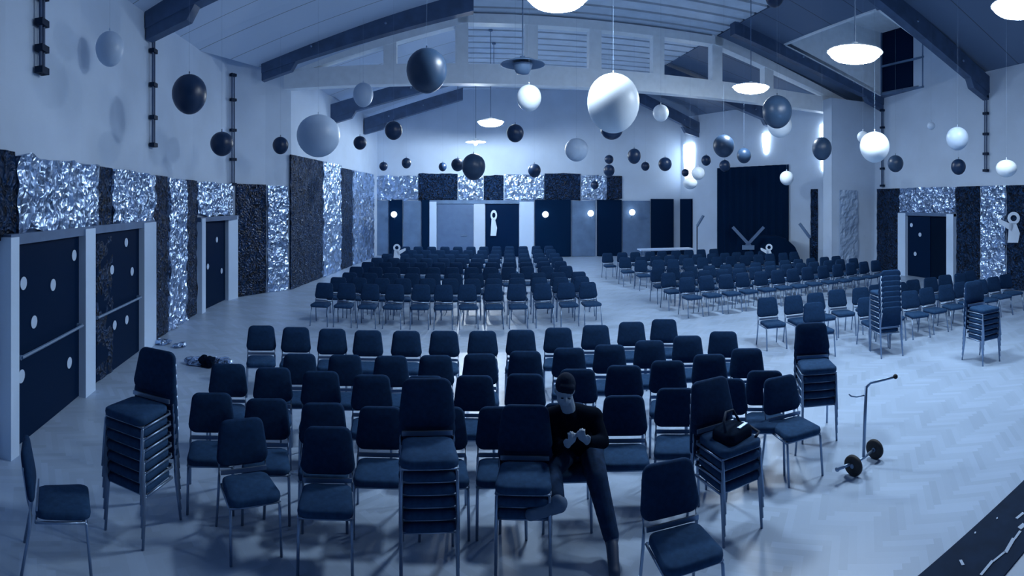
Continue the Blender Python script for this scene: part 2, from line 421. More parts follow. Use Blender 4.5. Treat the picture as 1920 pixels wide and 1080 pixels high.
# ---------------------------------------------------------------- things on walls
def span(poly, px0, px1, off):
    a = hit_poly(px0, poly); b = hit_poly(px1, poly)
    dx, dy = b[0] - a[0], b[1] - a[1]; l = hypot(dx, dy); n = Vector((dy / l, -dx / l, 0))
    if n.x * -a[0] + n.y * -a[1] < 0: n = -n
    A = Vector((a[0], a[1], 0)) + n * off; B = Vector((b[0], b[1], 0)) + n * off
    return A, B, n, l
def slab(poly, px0, px1, z0, z1, off=.0, th=.04):
    A, B, n, l = span(poly, px0, px1, off); m = MB()
    m.prism([A + Vector((0, 0, z0)), B + Vector((0, 0, z0)), B + Vector((0, 0, z1)), A + Vector((0, 0, z1))], n * th); return m
def foil(poly, px0, px1, z0, z1, silver, label, rag=.0, off=.02, fine=False):
    A, B, n, l = span(poly, px0, px1, off)
    nx = max(2, min(40, int(l / .07))); nz = max(2, min(60, int((z1 - z0) / .08)))
    b = bmesh.new(); amp = .055 if silver else .03
    sd = random.random() * 50
    def P(i, k, f):
        q = A + (B - A) * (i / nx); z = z0 + (z1 - z0) * k / nz
        if k == 0: z += rag * noise.noise((q.x * 3, q.y * 3, sd))
        if k == nz: z += rag * .5 * noise.noise((q.x * 3, q.y * 3, sd + 9))
        d = f * (amp + amp * noise.noise((q.x * 4 + sd, q.y * 4, z * 4)) + amp * .6 * noise.noise((q.x * 11, q.y * 11 + sd, z * 9)))
        return q + n * d + Vector((0, 0, z))
    fr = [[b.verts.new(P(i, k, 1)) for k in range(nz + 1)] for i in range(nx + 1)]
    bk = [[b.verts.new(P(i, k, 0) - n * .01) for k in (0, nz)] for i in (0, nx)]
    for i in range(nx):
        for k in range(nz): b.faces.new([fr[i][k], fr[i + 1][k], fr[i + 1][k + 1], fr[i][k + 1]])
    b.faces.new([bk[0][0], bk[0][1], bk[1][1], bk[1][0]])
    b.faces.new([bk[0][0]] + [bk[0][1]] + fr[0][::-1]); b.faces.new([bk[1][1], bk[1][0]] + fr[nx])
    b.faces.new([bk[0][0], bk[1][0]] + [fr[i][0] for i in range(nx, -1, -1)]); b.faces.new([bk[1][1], bk[0][1]] + [fr[i][nz] for i in range(nx + 1)])
    bmesh.ops.recalc_face_normals(b, faces=b.faces)
    me = bpy.data.meshes.new('foil_sheet'); b.to_mesh(me); b.free()
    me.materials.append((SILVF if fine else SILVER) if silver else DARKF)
    return tag(link('foil_sheet', me), label, 'foil decoration', 'silver foil on the walls' if silver else 'dark foil on the walls')
foil(LW, -14, 24, 2.38, 3.38, False, 'dark foil strip at the very left edge above the glass door')
foil(LW, 25, 178, 2.42, 3.36, True, 'widest crumpled silver foil sheet above the left double doors', .12)
foil(LW, 178, 205, 2.42, 3.37, False, 'short dark foil strip between two silver sheets above the double doors')
foil(LW, 205, 285, 2.42, 3.36, True, 'silver foil sheet above the right-hand leaf of the double doors', .1)
foil(LW, 286, 311, .01, 3.36, False, 'full height dark foil strip beside the double doors')
foil(LW, 313, 346, .01, 3.34, True, 'full height silver foil strip left of the small door')
foil(LW, 347, 366, .01, 3.35, False, 'narrow dark foil strip touching the small door frame')
foil(LW, 367, 433, 2.45, 3.33, True, 'silver foil sheet above the small side door', .1)
foil(LW[6:], 441, 497, .01, 3.36, False, 'wide dark foil panel on the left pillar')
foil(LW[6:], 500, 538, .01, 3.33, True, 'silver foil strip on the left pillar beside the dark panel')
foil(RL, 543, 602, .01, 4.35, False, 'tall dark foil panel just behind the left pillar')
foil(RL, 603, 637, .01, 4.35, True, 'tall silver foil strip right of the tall dark panel', fine=True)
foil(RL, 638, 659, .01, 4.25, False, 'narrow tall dark foil strip on the rear left wall')
foil(RL, 660, 699, .01, 4.25, True, 'silver foil strip in the far left corner', fine=True)
foil(RW, 1646, 1688, .01, 3.36, False, 'dark foil panel left of the right side door')
foil(RW, 1689, 1794, 2.42, 3.36, True, 'silver foil sheet above the right side door', .08)
foil(RW, 1795, 1838, .01, 3.36, False, 'dark foil panel right of the right side door')
foil(RW, 1841, 1887, .01, 3.36, True, 'silver foil strip at the right between two dark panels')
foil(RW, 1889, 1975, .01, 3.36, False, 'dark foil panel at the right edge behind the paper figure')
foil(PR, 1573, 1606, .01, 3.3, True, 'faint silver foil strip on the right pillar', fine=True).data.materials[0] = SILVD
foil(RR, 1521, 1534, .01, 3.4, False, 'narrow dark foil strip on the rear right wall')
foil(RR, 1548, 1559, .01, 3.4, False, 'narrow dark foil strip tucked against the right pillar')
# far wall frieze
for x0, x1, s, lb in ((703, 784, 1, 'silver foil at the left end of the far wall frieze'), (785, 858, 0, 'dark foil in the far frieze above the pale door panel'),
                      (860, 906, 1, 'silver foil in the far frieze under the round mid-blue balloon'), (907, 944, 0, 'dark foil in the far frieze above the dark doorway'),
                      (946, 1020, 1, 'brightest silver foil in the far wall frieze'), (1021, 1088, 0, 'ragged dark foil in the far frieze above the dark curtain'),
                      (1090, 1137, 1, 'dim silver foil in the far frieze with a small balloon before it'), (1138, 1166, 0, 'dark foil at the right end of the far wall frieze')):
    foil(FW, x0, x1, 2.95, 4.2 + (.1 if x0 in (1021, 785) else 0), bool(s), lb, .15, fine=True)
# far wall panels below the frieze
def far_panel(name, x0, x1, z0, z1, m, label, cat, th=.05, off=.0):
    return tag(slab(FW, x0, x1, z0, z1, off, th).build(name, m), label, cat, 'panels along the far wall')
far_panel('wall_panel', 704, 728, .02, 2.9, PALE, 'pale panel at the left end of the far wall', 'panel')
far_panel('curtain', 730, 755, .02, 2.95, CURT, 'dark narrow curtain behind the leftmost globe lamp', 'curtain', .1)
far_panel('wall_panel', 757, 789, .02, 2.9, PALE, 'pale panel right of the leftmost globe lamp', 'panel')
far_panel('curtain', 791, 805, .02, 2.95, CURT, 'dark slim curtain left of the bright door frame', 'curtain', .1)
far_panel('curtain', 1003, 1070, .02, 2.95, CURT, 'wide dark curtain right of the far doors', 'curtain', .12)
far_panel('wall_panel', 1072, 1116, .02, 2.9, PALE, 'pale panel with a globe lamp between two dark curtains', 'panel')
far_panel('curtain', 1119, 1165, .02, 2.95, CURT, 'dark curtain between the two right-hand globe lamps', 'curtain', .12)
far_panel('wall_panel', 1167, 1218, .02, 2.9, PALE, 'pale panel behind the rightmost globe lamp', 'panel')
far_panel('curtain', 1220, 1262, .02, 3.0, CURT, 'dark curtain nearest the far right corner', 'curtain', .12)
tag(slab(RR, 1278, 1299, .02, 3.0, .02, .1).build('curtain', CURT), 'dark curtain just past the far right corner', 'curtain', 'panels along the far wall')
# the far double doorway
d = structure(bpy.data.objects.new('door_1', None)); C.objects.link(d)
slab(FW, 806, 819, .02, 2.85, 0, .14).build('door_frame', TRIM, d)
slab(FW, 974, 1001, .02, 2.85, 0, .14).build('door_frame', TRIM, d)
slab(FW, 806, 1001, 2.75, 2.93, 0, .1).build('door_head', PALE, d)
slab(FW, 820, 888, .02, 2.74, 0, .06).build('door_leaf', MIDP, d)
slab(FW, 889, 909, .02, 2.74, 0, .10).build('mullion', WALL, d)
slab(FW, 910, 973, .02, 2.74, 0, .03).build('door_leaf', GLASS, d)
A, B, n, l = span(FW, 870, 880, .07); m = MB(); m.box(A + Vector((0, 0, 1.1)), (.3, .05, .06)); m.build('door_handle', CHROME, d)

# left wall doors
def door(name, poly, x0, x1, ztop, dots, leaf_x, jambs, bar=None):
    d = structure(bpy.data.objects.new(name, None)); C.objects.link(d)
    for a, b in jambs: slab(poly, a, b, .0, ztop, .0, .16).build('door_frame', TRIM, d)
    slab(poly, x0, x1, ztop - .09, ztop + .03, .0, .13).build('door_head', MIDP, d)
    for a, b in leaf_x: slab(poly, a, b, .02, ztop - .1, .0, .05).build('door_leaf', GLASS, d)
    for px, z in dots:
        A, B, n, l = span(poly, px - 2, px + 2, .055)
        R = n.to_track_quat('Z', 'Y').to_matrix(); m = MB(); m.lathe([(0, 0), (.078, 0), (.078, .006), (0, .006)], A + Vector((0, 0, z)), 16, R)
        m.build('paper_dot', DOT, d)
    for a, b in (bar or ()):
        A, B, n, l = span(poly, a, b, .13); m = MB(); m.tube([A + Vector((0, 0, 1.05)), B + Vector((0, 0, 1.05))], .022, 8)
        for Q in (A, B): m.tube([Q + Vector((0, 0, 1.05)), Q - n * .08 + Vector((0, 0, 1.05))], .03, 8)
        m.build('push_bar', ENAMD, d)
    return d
def zat(poly, px, py):
    x, y = hit_poly(px, poly); return CH + (HY - py) / F * hypot(x, y)
def dots(poly, L): return [(x, zat(poly, x, y)) for x, y in L]
door('door_2', LW, 2, 160, 2.42, dots(LW, [(38, 530), (94, 533), (134, 478), (58, 602), (34, 703), (125, 678)]), [(15, 142)], [(-2, 14), (142, 161)], [(22, 139)])
door('door_3', LW, 161, 278, 2.42, dots(LW, [(233, 454), (206, 505), (244, 508), (211, 608), (234, 598)]), [(161, 256)], [(256, 279)], [(168, 252)])
tag(foil(LW, 163, 206, .01, 2.25, False, 'dark glitter foil hung inside the second glass door leaf'), 'dark glitter foil hung over the second glass door leaf', 'foil decoration')
door('door_4', LW, 368, 440, 2.40, dots(LW, [(380, 457), (405, 449), (388, 499), (414, 507), (380, 525)]), [(376, 419)], [(368, 375), (420, 438)])
door('door_5', RW, 1689, 1793, 2.40, dots(RW, [(1713, 422), (1729, 440), (1720, 476)]), [(1704, 1746)], [(1689, 1703), (1780, 1793)])
slab(RW, 1746, 1779, .02, 2.3, .0, .02).build('dark_gap_slab', BLACK, bpy.data.objects['door_5'])  # black slab painted in for the darkness of the open door
# black curtain over the stage-side opening at the rear right
cu = MB(); A, B, n, l = span(RR, 1347, 1480, .05)
pts = []
N = 60
for i in range(N + 1):
    q = A + (B - A) * (i / N) + n * (.05 + .045 * sin(i * 1.05)); pts.append((q.x, q.y, .02))
pts += [(B.x, B.y, .02), (A.x, A.y, .02)]
cu.prism(pts, (0, 0, 4.52)); tag(cu.build('stage_curtain', CURT), 'tall black curtain filling the rear right opening', 'curtain')

# ribbed rods on the side walls
def rod(poly, px, py0, py1, label, clip=None):
    x, y = hit_poly(px, poly); d = hypot(x, y); z1 = CH + (HY - py0) / F * d; z0 = CH + (HY - py1) / F * d
    A, B, n, l = span(poly, px - 3, px + 3, .08); P = (A + B) / 2; P.z = z0
    o = thing('wall_rod', label, 'wall rod', P, 0, 'ribbed rods on the side walls')
    t = (B - A).normalized()
    for s in (-.04, .04):
        m = MB(); m.tube([t * s, t * s + Vector((0, 0, z1 - z0))], .022, 8); m.build('rod', BEAM, o)
    k = 0.
    for f in (.0, .22, .48, .75, .97):
        m = MB(); R = Matrix(((t.x, n.x, 0), (t.y, n.y, 0), (0, 0, 1)))
        m.box((0, 0, f * (z1 - z0) + .04), (.19, .11, .08), R); m.build('collar', DARK, o)
rod(LW, 68, -45, 140, 'ribbed dark rod on the left wall nearest the stage')
rod(LW, 281, 42, 276, 'ribbed dark rod on the left wall beside the largest dark balloon')
rod(LW, 434, 138, 348, 'ribbed dark rod at the edge of the left pillar')
rod(RW, 1657, 205, 350, 'ribbed dark rod at the edge of the right pillar')
rod(RW, 1851, 180, 322, 'ribbed dark rod on the right wall past the skylight')

# stage on which the photographer stands
def stp(x, off): return (x, 1.655 + .115 * x - off)
stg = thing('stage', 'dark scuffed stage edge in the lower right corner', 'stage')
zs = 1.0
m = MB(); a = stp(-3.4, .0); b = stp(13.5, .0); a2 = stp(-3.4, .34); b2 = stp(13.5, .34)
m.prism([(*a, zs - .12), (*b, zs - .12), (*b2, zs - .12), (*a2, zs - .12)], (0, 0, .125)); m.build('edge_board', STAGE, stg)
m = MB(); m.prism([(*a2, 0), (*b2, 0), (13.5, -3.9, 0), (-3.0, -3.9, 0)], (0, 0, zs)); m.build('stage_floor', STAGEF, stg)
m = MB()
for k, (px, py, px2, py2, wd) in enumerate(((1838, 1078, 1862, 1052, .010), (1862, 1052, 1885, 1035, .008), (1884, 1036, 1902, 1010, .014), (1902, 1010, 1914, 996, .010), (1905, 972, 1920, 962, .012), (1910, 990, 1922, 984, .02), (1802, 1050, 1805, 1060, .010), (1868, 972, 1871, 972, .01), (1827, 999, 1830, 999, .01))):
    p, q = fl(px, py, zs + .006), fl(px2, py2, zs + .006); t = (q - p); t.z = 0
    nn = Vector((-t.y, t.x, 0)).normalized() * wd
    m = MB(); m.prism([p - nn, p + nn * .4, q + nn, q - nn * .5], (0, 0, .002)); m.build('scuff_mark', SCUFF, stg)

# ================================================================ LAMPS
def pendant(px, py, d, label, lit=True, dia=.9, bare=False):
    p = pt(px, py, d)
    o = thing('pendant_lamp', label, 'lamp', p, 0, 'disc pendant lamps')
    r = dia / 2
    m = MB(); m.lathe([(.06, .10), (r * .55, .07), (r, -.0), (r + .01, -.012), (r * .98, -.012), (r * .5, .045), (.05, .055)], seg=40)
    m.build('shade', ENAM if lit else ENAMD, o, True)  # unlit lamp greyed: its lack of light is put into the colour
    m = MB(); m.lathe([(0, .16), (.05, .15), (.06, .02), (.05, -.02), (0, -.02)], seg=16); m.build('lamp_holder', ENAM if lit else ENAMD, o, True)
    if lit and not bare:
        m = MB(); m.lathe([(r * .93, -.014), (r * .90, -.06), (r * .75, -.115), (r * .45, -.155), (0, -.17)], seg=28); m.build('bulb', BOWLON, o, True)
    elif lit:
        m = MB(); m.ball((0, 0, -.075), .065, 16, 10); m.build('bulb', LAMPON, o, True)
    else:
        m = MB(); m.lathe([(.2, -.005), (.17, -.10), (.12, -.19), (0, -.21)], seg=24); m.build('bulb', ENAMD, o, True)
    u, v = uv_of(p.x, p.y)
    zt = ZF + .02 if UL < u < UR else (zr(u) if u > UR else ZF - .3)
    if SU0 < u < SU1 and SV0 < v < SV1: zt = ZT
    m = MB(); m.tube([(0, 0, .15), (0, 0, zt - p.z)], .012, 6); m.build('cord', ENAMD, o)
    m = MB(); m.lathe([(.0, 0), (.07, 0), (.07, -.05), (0, -.06)], (0, 0, zt - p.z), 12); m.build('ceiling_cap', ENAMD, o)
pendant(1603, 97, 8.65, 'lit disc pendant lamp hanging before the skylight')
pendant(1908, 12, 9.0, 'lit pendant lamp cut by the upper right corner')
pendant(1045, -6, 7.8, 'lit pendant lamp cut by the top edge above the truss')
pendant(1408, 163, 15.0, 'lit pendant lamp against the right end of the truss chord', dia=1.05)
pendant(980, 120, 10.5, 'unlit pendant lamp hanging before the truss', False, .86)
pendant(920, 228, 18.0, 'lit pendant lamp in the rear hall left of the white balloon')
pendant(892, 266, 23.5, 'lit pendant lamp close before the far wall', bare=True)
pendant(926, 151, 19.5, 'lit pendant lamp just peeping out below the truss chord', dia=.6)
def sconce(poly, px, y0, y1, wpx, label):
    x, y = hit_poly(px, poly); d = hypot(x, y)
    A, B, n, l = span(poly, px - wpx / 2, px + wpx / 2, .02); P = (A + B) / 2; z0 = CH + (HY - y1) / F * d; z1 = CH + (HY - y0) / F * d
    P.z = z0; wd = wpx / F * d; R = Matrix(((n.y, n.x, 0), (-n.x, n.y, 0), (0, 0, 1)))
    o = thing('wall_sconce', label, 'wall light', P, 0, 'tall wall lights at the rear right')
    m = MB(); h = z1 - z0; L = []
    for k, (s, z) in enumerate(((.55, 0), (.8, .3 * h), (1, h * .7), (1, h))):
        L.append([m.b.verts.new(R @ Vector((cos(a) * wd / 2 * s, sin(a) * .16 * s + .02, z))) for a in [pi * i / 10 for i in range(11)]])
    for A_, B_ in zip(L, L[1:]):
        for i in range(10): m.b.faces.new([A_[i], A_[i + 1], B_[i + 1], B_[i]])
    m.b.faces.new(L[0][::-1]); m.b.faces.new(L[-1]); m.build('diffuser', SCON, o, True)
    m = MB(); m.box(R @ Vector((0, .0, h * .5)), (wd * .5, .04, h * .6), R); m.build('back_plate', ENAMD, o)
sconce(RR, 1293, 271, 348, 27, 'widest glowing wall light in the far right corner')
sconce(RR, 1437, 251, 287, 15, 'small glowing wall light above the black curtain')
sconce(RR, 1545, 234, 320, 14, 'glowing wall light left of the right pillar')
def globe(px, py, label):
    A, B, n, l = span(FW, px - 2, px + 2, .0); P = (A + B) / 2 + n * .3; d = P.length; P.z = CH + (HY - py) / F * d
    o = thing('globe_lamp', label, 'wall light', P, 0, 'globe lamps on the far wall')
    m = MB(); m.ball((0, 0, 0), .16, 16, 10); m.build('globe', GLOBE, o, True)
    m = MB(); m.tube([(0, 0, -.15), (0, .1, -.24), (0, .29, -.22)], .02, 6); m.build('bracket', CHROME, o)
globe(741, 402, 'leftmost glowing globe lamp on the far wall')
globe(1022, 402, 'glowing globe lamp on the wide dark far curtain')
globe(1106, 400, 'glowing globe lamp on the pale far panel')
globe(1183, 398, 'rightmost and brightest glowing globe lamp on the far wall')

# ================================================================ BALLOONS
BAL = [  # px, py, width, height, diameter, material, label
 (355, 177, 66, 75, .56, BALD, 'largest dark balloon before the left wall between two rods'),
 (416, 270, 44, 46, .46, BALD, 'dark balloon low beside the left pillar rod'),
 (526, 273, 30, 33, .42, BALD, 'small dark balloon on the left pillar edge'),
 (800, 133, 76, 84, .62, BALM, 'big mid-blue balloon overlapping the left part of the truss'),
 (738, 245, 33, 35, .44, BALD, 'dark balloon under the left truss below the big mid-blue one'),
 (675, 268, 25, 26, .40, BALD, 'small dark balloon right of the large pale left balloon'),
 (597, 255, 82, 80, .80, BALG, 'large pale balloon behind the left pillar'),
 (681, 178, 38, 46, .55, BALG, 'pale blue balloon under the left ceiling behind the truss'),
 (206, 92, 54, 66, .42, BALG, 'faint pale balloon against the left wall between rods'),
 (992, 184, 46, 50, .46, BALW, 'round white balloon below the unlit pendant lamp'),
 (1150, 194, 98, 112, .80, BALW, 'largest white balloon in the middle of the hall'),
 (1147, 244, 42, 36, .50, BALD, 'dark balloon peeping out below the largest white balloon'),
 (1239, 212, 30, 32, .42, BALW, 'small white balloon right of the largest white one'),
 (966, 250, 32, 34, .44, BALD, 'dark balloon against the bright patch on the far wall'),
 (1081, 281, 44, 44, .60, BALG, 'pale grey balloon left of the largest white one, lower down'),
 (719, 312, 16, 17, .36, BALD, 'tiny dark balloon above the left end of the far frieze'),
 (762, 306, 18, 20, .38, BALD, 'tiny dark balloon second from left above the far frieze'),
 (830, 313, 15, 17, .36, BALD, 'tiny dark balloon left of the round pair above the far frieze'),
 (858, 309, 24, 25, .42, BALD, 'small dark balloon stuck to the mid-blue balloon over the frieze'),
 (888, 313, 44, 50, .62, BALM, 'mid-blue balloon hanging in front of the far frieze'),
 (1002, 320, 24, 26, .44, BALD, 'dark balloon above the bright silver far foil'),
 (1142, 299, 17, 17, .38, BALD, 'upper of two stacked dark balloons at the frieze end'),
 (1142, 320, 21, 23, .42, BALD, 'lower of two stacked dark balloons at the frieze end'),
 (1115, 347, 15, 16, .36, BALD, 'tiny dark balloon before the dim silver far foil'),
 (1189, 293, 25, 29, .44, BALD, 'dark balloon on the plain far wall right of the frieze'),
 (1210, 312, 16, 17, .36, BALD, 'tiny dark balloon between two dark ones on the far wall'),
 (1247, 308, 25, 26, .44, BALD, 'dark balloon left of the widest wall light'),
 (1285, 324, 14, 15, .34, BALD, 'tiny dark balloon across the widest wall light'),
 (1324, 301, 18, 20, .38, BALD, 'small dark balloon right of the widest wall light'),
 (1357, 274, 40, 43, .60, BALM, 'mid-blue balloon left of the small wall light'),
 (1309, 325, 25, 25, .46, BALW, 'white balloon at the lower right of the widest wall light'),
 (1294, 344, 27, 22, .46, BALW, 'white balloon under the widest wall light'),
 (1395, 292, 27, 29, .44, BALM, 'dim mid-blue balloon above the black curtain'),
 (1359, 311, 21, 22, .42, BALD, 'dark balloon at the top left corner of the black curtain'),
 (1457, 210, 56, 62, .62, BALM, 'large mid-blue balloon below the right end of the truss'),
 (1462, 236, 46, 44, .60, BALW, 'white balloon half hidden behind the large mid-blue right balloon'),
 (1541, 279, 37, 44, .50, BALM, 'mid-blue balloon hanging before the pillar wall light'),
 (1640, 276, 56, 58, .56, BALW, 'big white balloon on the right pillar'),
 (1618, 257, 22, 22, .30, BALW, 'little white balloon clinging to the big white right one'),
 (1679, 307, 30, 32, .46, BALM, 'mid-blue balloon below right of the big white right balloon'),
 (1795, 260, 42, 44, .48, BALG, 'pale upper balloon of two on the right wall'),
 (1797, 313, 28, 30, .40, BALD, 'dark lower balloon of two on the right wall'),
 (1887, 316, 40, 33, .46, BALW, 'white balloon at the right edge beside the wall rod'),
 (1475, 334, 26, 27, .46, BALW, 'white balloon at the upper right of the black curtain'),
 (1746, 236, 15, 15, .22, BALG, 'tiny pale balloon high on the right wall'),
 (1452, -4, 34, 36, .42, BALD, 'dark balloon cut by the top edge right of the slats'),
]
for px, py, wpx, hpx, dia, mt, label in BAL:
    d = dia * F / wpx
    p = pt(px, py, d)
    rz = dia / 2 * hpx / wpx; r = dia / 2
    o = thing('balloon', label, 'balloon', p, random.random() * 6, 'party balloons under the ceiling')
    prof = []
    for i in range(17):
        a = pi * i / 16; z = cos(a); rr = sin(a) * (1 + .05 * z)
        prof.append((max(0, r * rr), rz * z))
    m = MB(); m.lathe(prof, seg=28); m.build('envelope', mt, o, True)
    m = MB(); m.lathe([(.006, rz + .05), (.012, rz + .03), (.004, rz + .02), (.016, rz - .01)], seg=8); m.build('knot', mt, o)
    u, v = uv_of(p.x, p.y)
    zt = ZF + .42 if UL < u < UR else (zr(u) + .1 if u > UR else 7.05 + .28 * max(0, u))
    if SU0 < u < SU1 and SV0 < v < SV1: zt = ZT
    if zt > p.z + rz + .1:
        m = MB(); m.tube([(0, 0, rz + .03), (0, 0, zt - p.z)], .0015, 4); m.build('thread', STR, o)

# ================================================================ CHAIRS
def chair_meshes():
    P = {}
    M1 = Matrix.Translation((0, -.235, .425))
    m = MB(); m.pad(rounded(.43, .40, .42, .07), .07, M1, .012); P['seat'] = m.mesh('seat', FAB_LIT, True)
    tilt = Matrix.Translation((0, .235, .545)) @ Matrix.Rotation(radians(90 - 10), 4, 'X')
    m = MB(); m.pad(rounded(.455, .40, .375, .075), .05, tilt, .008); P['backrest'] = m.mesh('backrest', FAB_SHADE, True)
    for s in (-1, 1):
        m = MB(); m.tube([(s * .205, -.235, 0), (s * .20, -.20, .40), (s * .19, -.17, .425)], .0125, 8); m.b.verts.ensure_lookup_table()
        P['leg_f%d' % s] = m.mesh('leg', CHROME, True)
        m = MB(); m.tube([(s * .215, .29, 0), (s * .208, .225, .36), (s * .206, .215, .47), (s * .204, .235, .58), (s * .19, .275, .82)], .0125, 8)
        P['leg_r%d' % s] = m.mesh('leg', CHROME, True)
    m = MB(); m.box((0, .172, .518), (.40, .014, .036)); P['back_rail'] = m.mesh('back_rail', CHROME)
    m = MB(); pts = [(-.20, .18, .415), (-.205, -.19, .415), (.205, -.19, .415), (.20, .18, .415)]
    for a, b in zip(pts, pts[1:] + pts[:1]): m.tube([a, b], .011, 6)
    P['seat_frame'] = m.mesh('seat_frame', CHROME, True)
    # a single leg frame for far chairs
    m = MB()
    for s in (-1, 1):
        m.tube([(s * .205, -.235, 0), (s * .19, -.17, .425)], .0125, 6)
        m.tube([(s * .215, .29, 0), (s * .206, .215, .47), (s * .19, .275, .82)], .0125, 6)
    m.box((0, .172, .518), (.40, .014, .036)); P['frame'] = m.mesh('frame', CHROME, True)
    return P
CM = chair_meshes()
CHAIRN = [0]
def chair(x, y, yaw, label, group, z=0., far=False):
    o = thing('padded_chair', label, 'chair', (x, y, z), yaw, group); CHAIRN[0] += 1
    link('seat', CM['seat'], o); link('backrest', CM['backrest'], o)
    if far: link('frame', CM['frame'], o)
    else:
        for k in ('leg_f-1', 'leg_f1', 'leg_r-1', 'leg_r1'): link('leg', CM[k], o)
        link('back_rail', CM['back_rail'], o); link('seat_frame', CM['seat_frame'], o)
    return o
BT = .905
def chair_at(px, py, yaw, label, group, z=0., BTz=BT):
    """place so that the top of the backrest is seen at px, py"""
    d = dist_for(py, z + BTz); p = pt(px, py, d)
    R = Matrix.Rotation(yaw, 2); q = R @ Vector((0, .27))
    return chair(p.x - q.x, p.y - q.y, yaw, label, group, z)
ROWS = [
 [(490, 612), (555, 615), (623, 618), (690, 621), (762, 622), (833, 622), (905, 622), (977, 620), (1047, 616), (1117, 611), (1184, 605), (1245, 600)],
 [(480, 664), (562, 665), (647, 667), (733, 669), (817, 668), (900, 665), (985, 660), (1067, 654), (1143, 648), (1218, 640), (1289, 631), (1356, 623)],
 [(428, 684), (512, 691), (602, 698), (697, 705), (797, 707), (890, 706), (985, 703), (1083, 694), (1170, 687), (1252, 678), (1330, 666), (1400, 655)],
 [(397, 739), (500, 750), (606, 758), (714, 765), (830, 766), (938, 765), (1060, 758), (1170, 744), (1268, 730), (1362, 712), (1434, 697)],
]
RN = ['rearmost', 'second rearmost', 'third rearmost', 'nearest full']
BOWN = {}
for r, row in enumerate(ROWS):
    for i, (x, y) in enumerate(row):
        if r == 1 and i == 0: continue
        yw = -az(x) * .95 + random.uniform(-.04, .04)
        o = chair_at(x, y, yw, 'navy padded chair, %s from the left in the near block\'s %s row' % (ORD[i], RN[r]), 'near block of chairs')
        BOWN[(r, i)] = o
chair_at(452, 788, .75, 'loose navy chair just right of the left chair stack', 'loose chairs at the front')
chair_at(615, 803, .30, 'loose navy chair between the left and middle stacks', 'loose chairs at the front')
chair_at(1252, 868, .10, 'loose navy chair nearest the camera at bottom centre right', 'loose chairs at the front')
chair_at(1462, 708, .05, 'loose navy chair at the block corner left of the trolley', 'loose chairs at the front')
# lone chair at the lower left, seen from its side
p = fl(112, 936, .48); chair(p.x, p.y, 2.42, 'lone navy chair in the lower left corner turned sideways', 'loose chairs at the front')
# stacks
def stack(px, py, n, yaw, where, dz=.094):
    top = BT + (n - 1) * dz
    d = dist_for(py, top); p = pt(px, py, d); q = Matrix.Rotation(yaw, 2) @ Vector((0, .27))
    f = Matrix.Rotation(yaw, 2) @ Vector((0, -.006))
    for k in range(n):
        nm = 'topmost chair' if k == n - 1 else ('bottom chair' if k == 0 else '%s chair from the top' % ORD[n - 1 - k])
        chair(p.x - q.x + f.x * k, p.y - q.y + f.y * k, yaw, '%s of the %s' % (nm, where), 'chair stack: ' + where, k * dz)
    return Vector((p.x - q.x, p.y - q.y, .49 + (n - 1) * dz))
stack(300, 656, 7, .02, 'left chair stack beside the glass doors')
stack(800, 710, 6, .20, 'tall middle chair stack left of the person')
stack(985, 761, 3, -.06, 'low chair stack touching the seated person')
bagp = stack(1328, 712, 4, -.05 + .3, 'chair stack carrying the black bag')
stack(1520, 606, 5, -.35, 'chair stack behind the trolley')
stack(1672, 508, 8, 2.88, 'tall chair stack seen from behind at right')
stack(1822, 528, 6, -.12, 'chair stack farthest right by the side door')
# rear blocks: rows parallel to the truss
def rear_row(x0, y0, n, pitch, label, group, jitter=.03, yaw=.12):
    for i in range(n):
        s = i * pitch
        chair(x0 + U[0] * s + random.uniform(-jitter, jitter), y0 + U[1] * s + random.uniform(-jitter, jitter), yaw + random.uniform(-.05, .05),
              label % ORD[i], group, far=True)
for r, Y in enumerate((11.95, 12.9, 13.85, 15.2, 16.5, 17.8, 19.3, 20.9, 22.6)):
    n = 12
    rear_row(-4.3 if r < 3 else -4.5, Y - .42, n, .56, 'navy chair, %s from left, ' + ORD[r] + ' row from front of far left block', 'far left block of chairs')
for r, (X, Y, n) in enumerate(((4.35, 12.5, 13), (4.15, 13.45, 13), (4.1, 14.4, 13), (4.2, 16.6, 12), (3.9, 17.7, 11), (3.6, 19.4, 9))):
    rear_row(X, Y, n, .56, 'navy chair, %s from left, ' + ORD[r] + ' row from front of far right block', 'far right block of chairs')
for i in range(12):
    chair(4.85 + .575 * i, 9.15 + .015 * i + random.uniform(-.1, .1), -.1 + random.uniform(-.12, .12), 'navy padded chair, %s from left in the right rows\' back row' % ORD[i], 'right rows of chairs', far=i > 3)
for i in range(11):
    if i in (1,): continue
    chair(5.35 + .58 * i, 8.15 + random.uniform(-.1, .1), -.12 + random.uniform(-.12, .12), 'navy padded chair, %s from left in the right rows\' front row' % ORD[i], 'right rows of chairs', far=i > 3)
print('chairs', CHAIRN[0])

# ================================================================ PERSON
pc = BOWN[(3, 6)]
def remesh(mb, name, m, parent, vox=.008, smooth=4):
    me = mb.mesh(name, m, True); o = link(name, me)
    md = o.modifiers.new('r', 'REMESH'); md.mode = 'VOXEL'; md.voxel_size = vox
    ms = o.modifiers.new('s', 'SMOOTH'); ms.factor = .5; ms.iterations = smooth
    dg = bpy.context.evaluated_depsgraph_get(); dg.update()
    ne = bpy.data.meshes.new_from_object(o.evaluated_get(dg)); ne.name = name
    o.modifiers.clear(); o.data = ne; bpy.data.meshes.remove(me)
    ne.polygons.foreach_set('use_smooth', [True] * len(ne.polygons))
    if not ne.materials: ne.materials.append(m)
    o.parent = parent; return o
hipc = pt(1086, 868, 4.80); hipc.z = .58
base = Vector((hipc.x, hipc.y, 0))
per = thing('person', 'person in black jacket and dark jeans sitting, looking down at clasped hands', 'person', base)
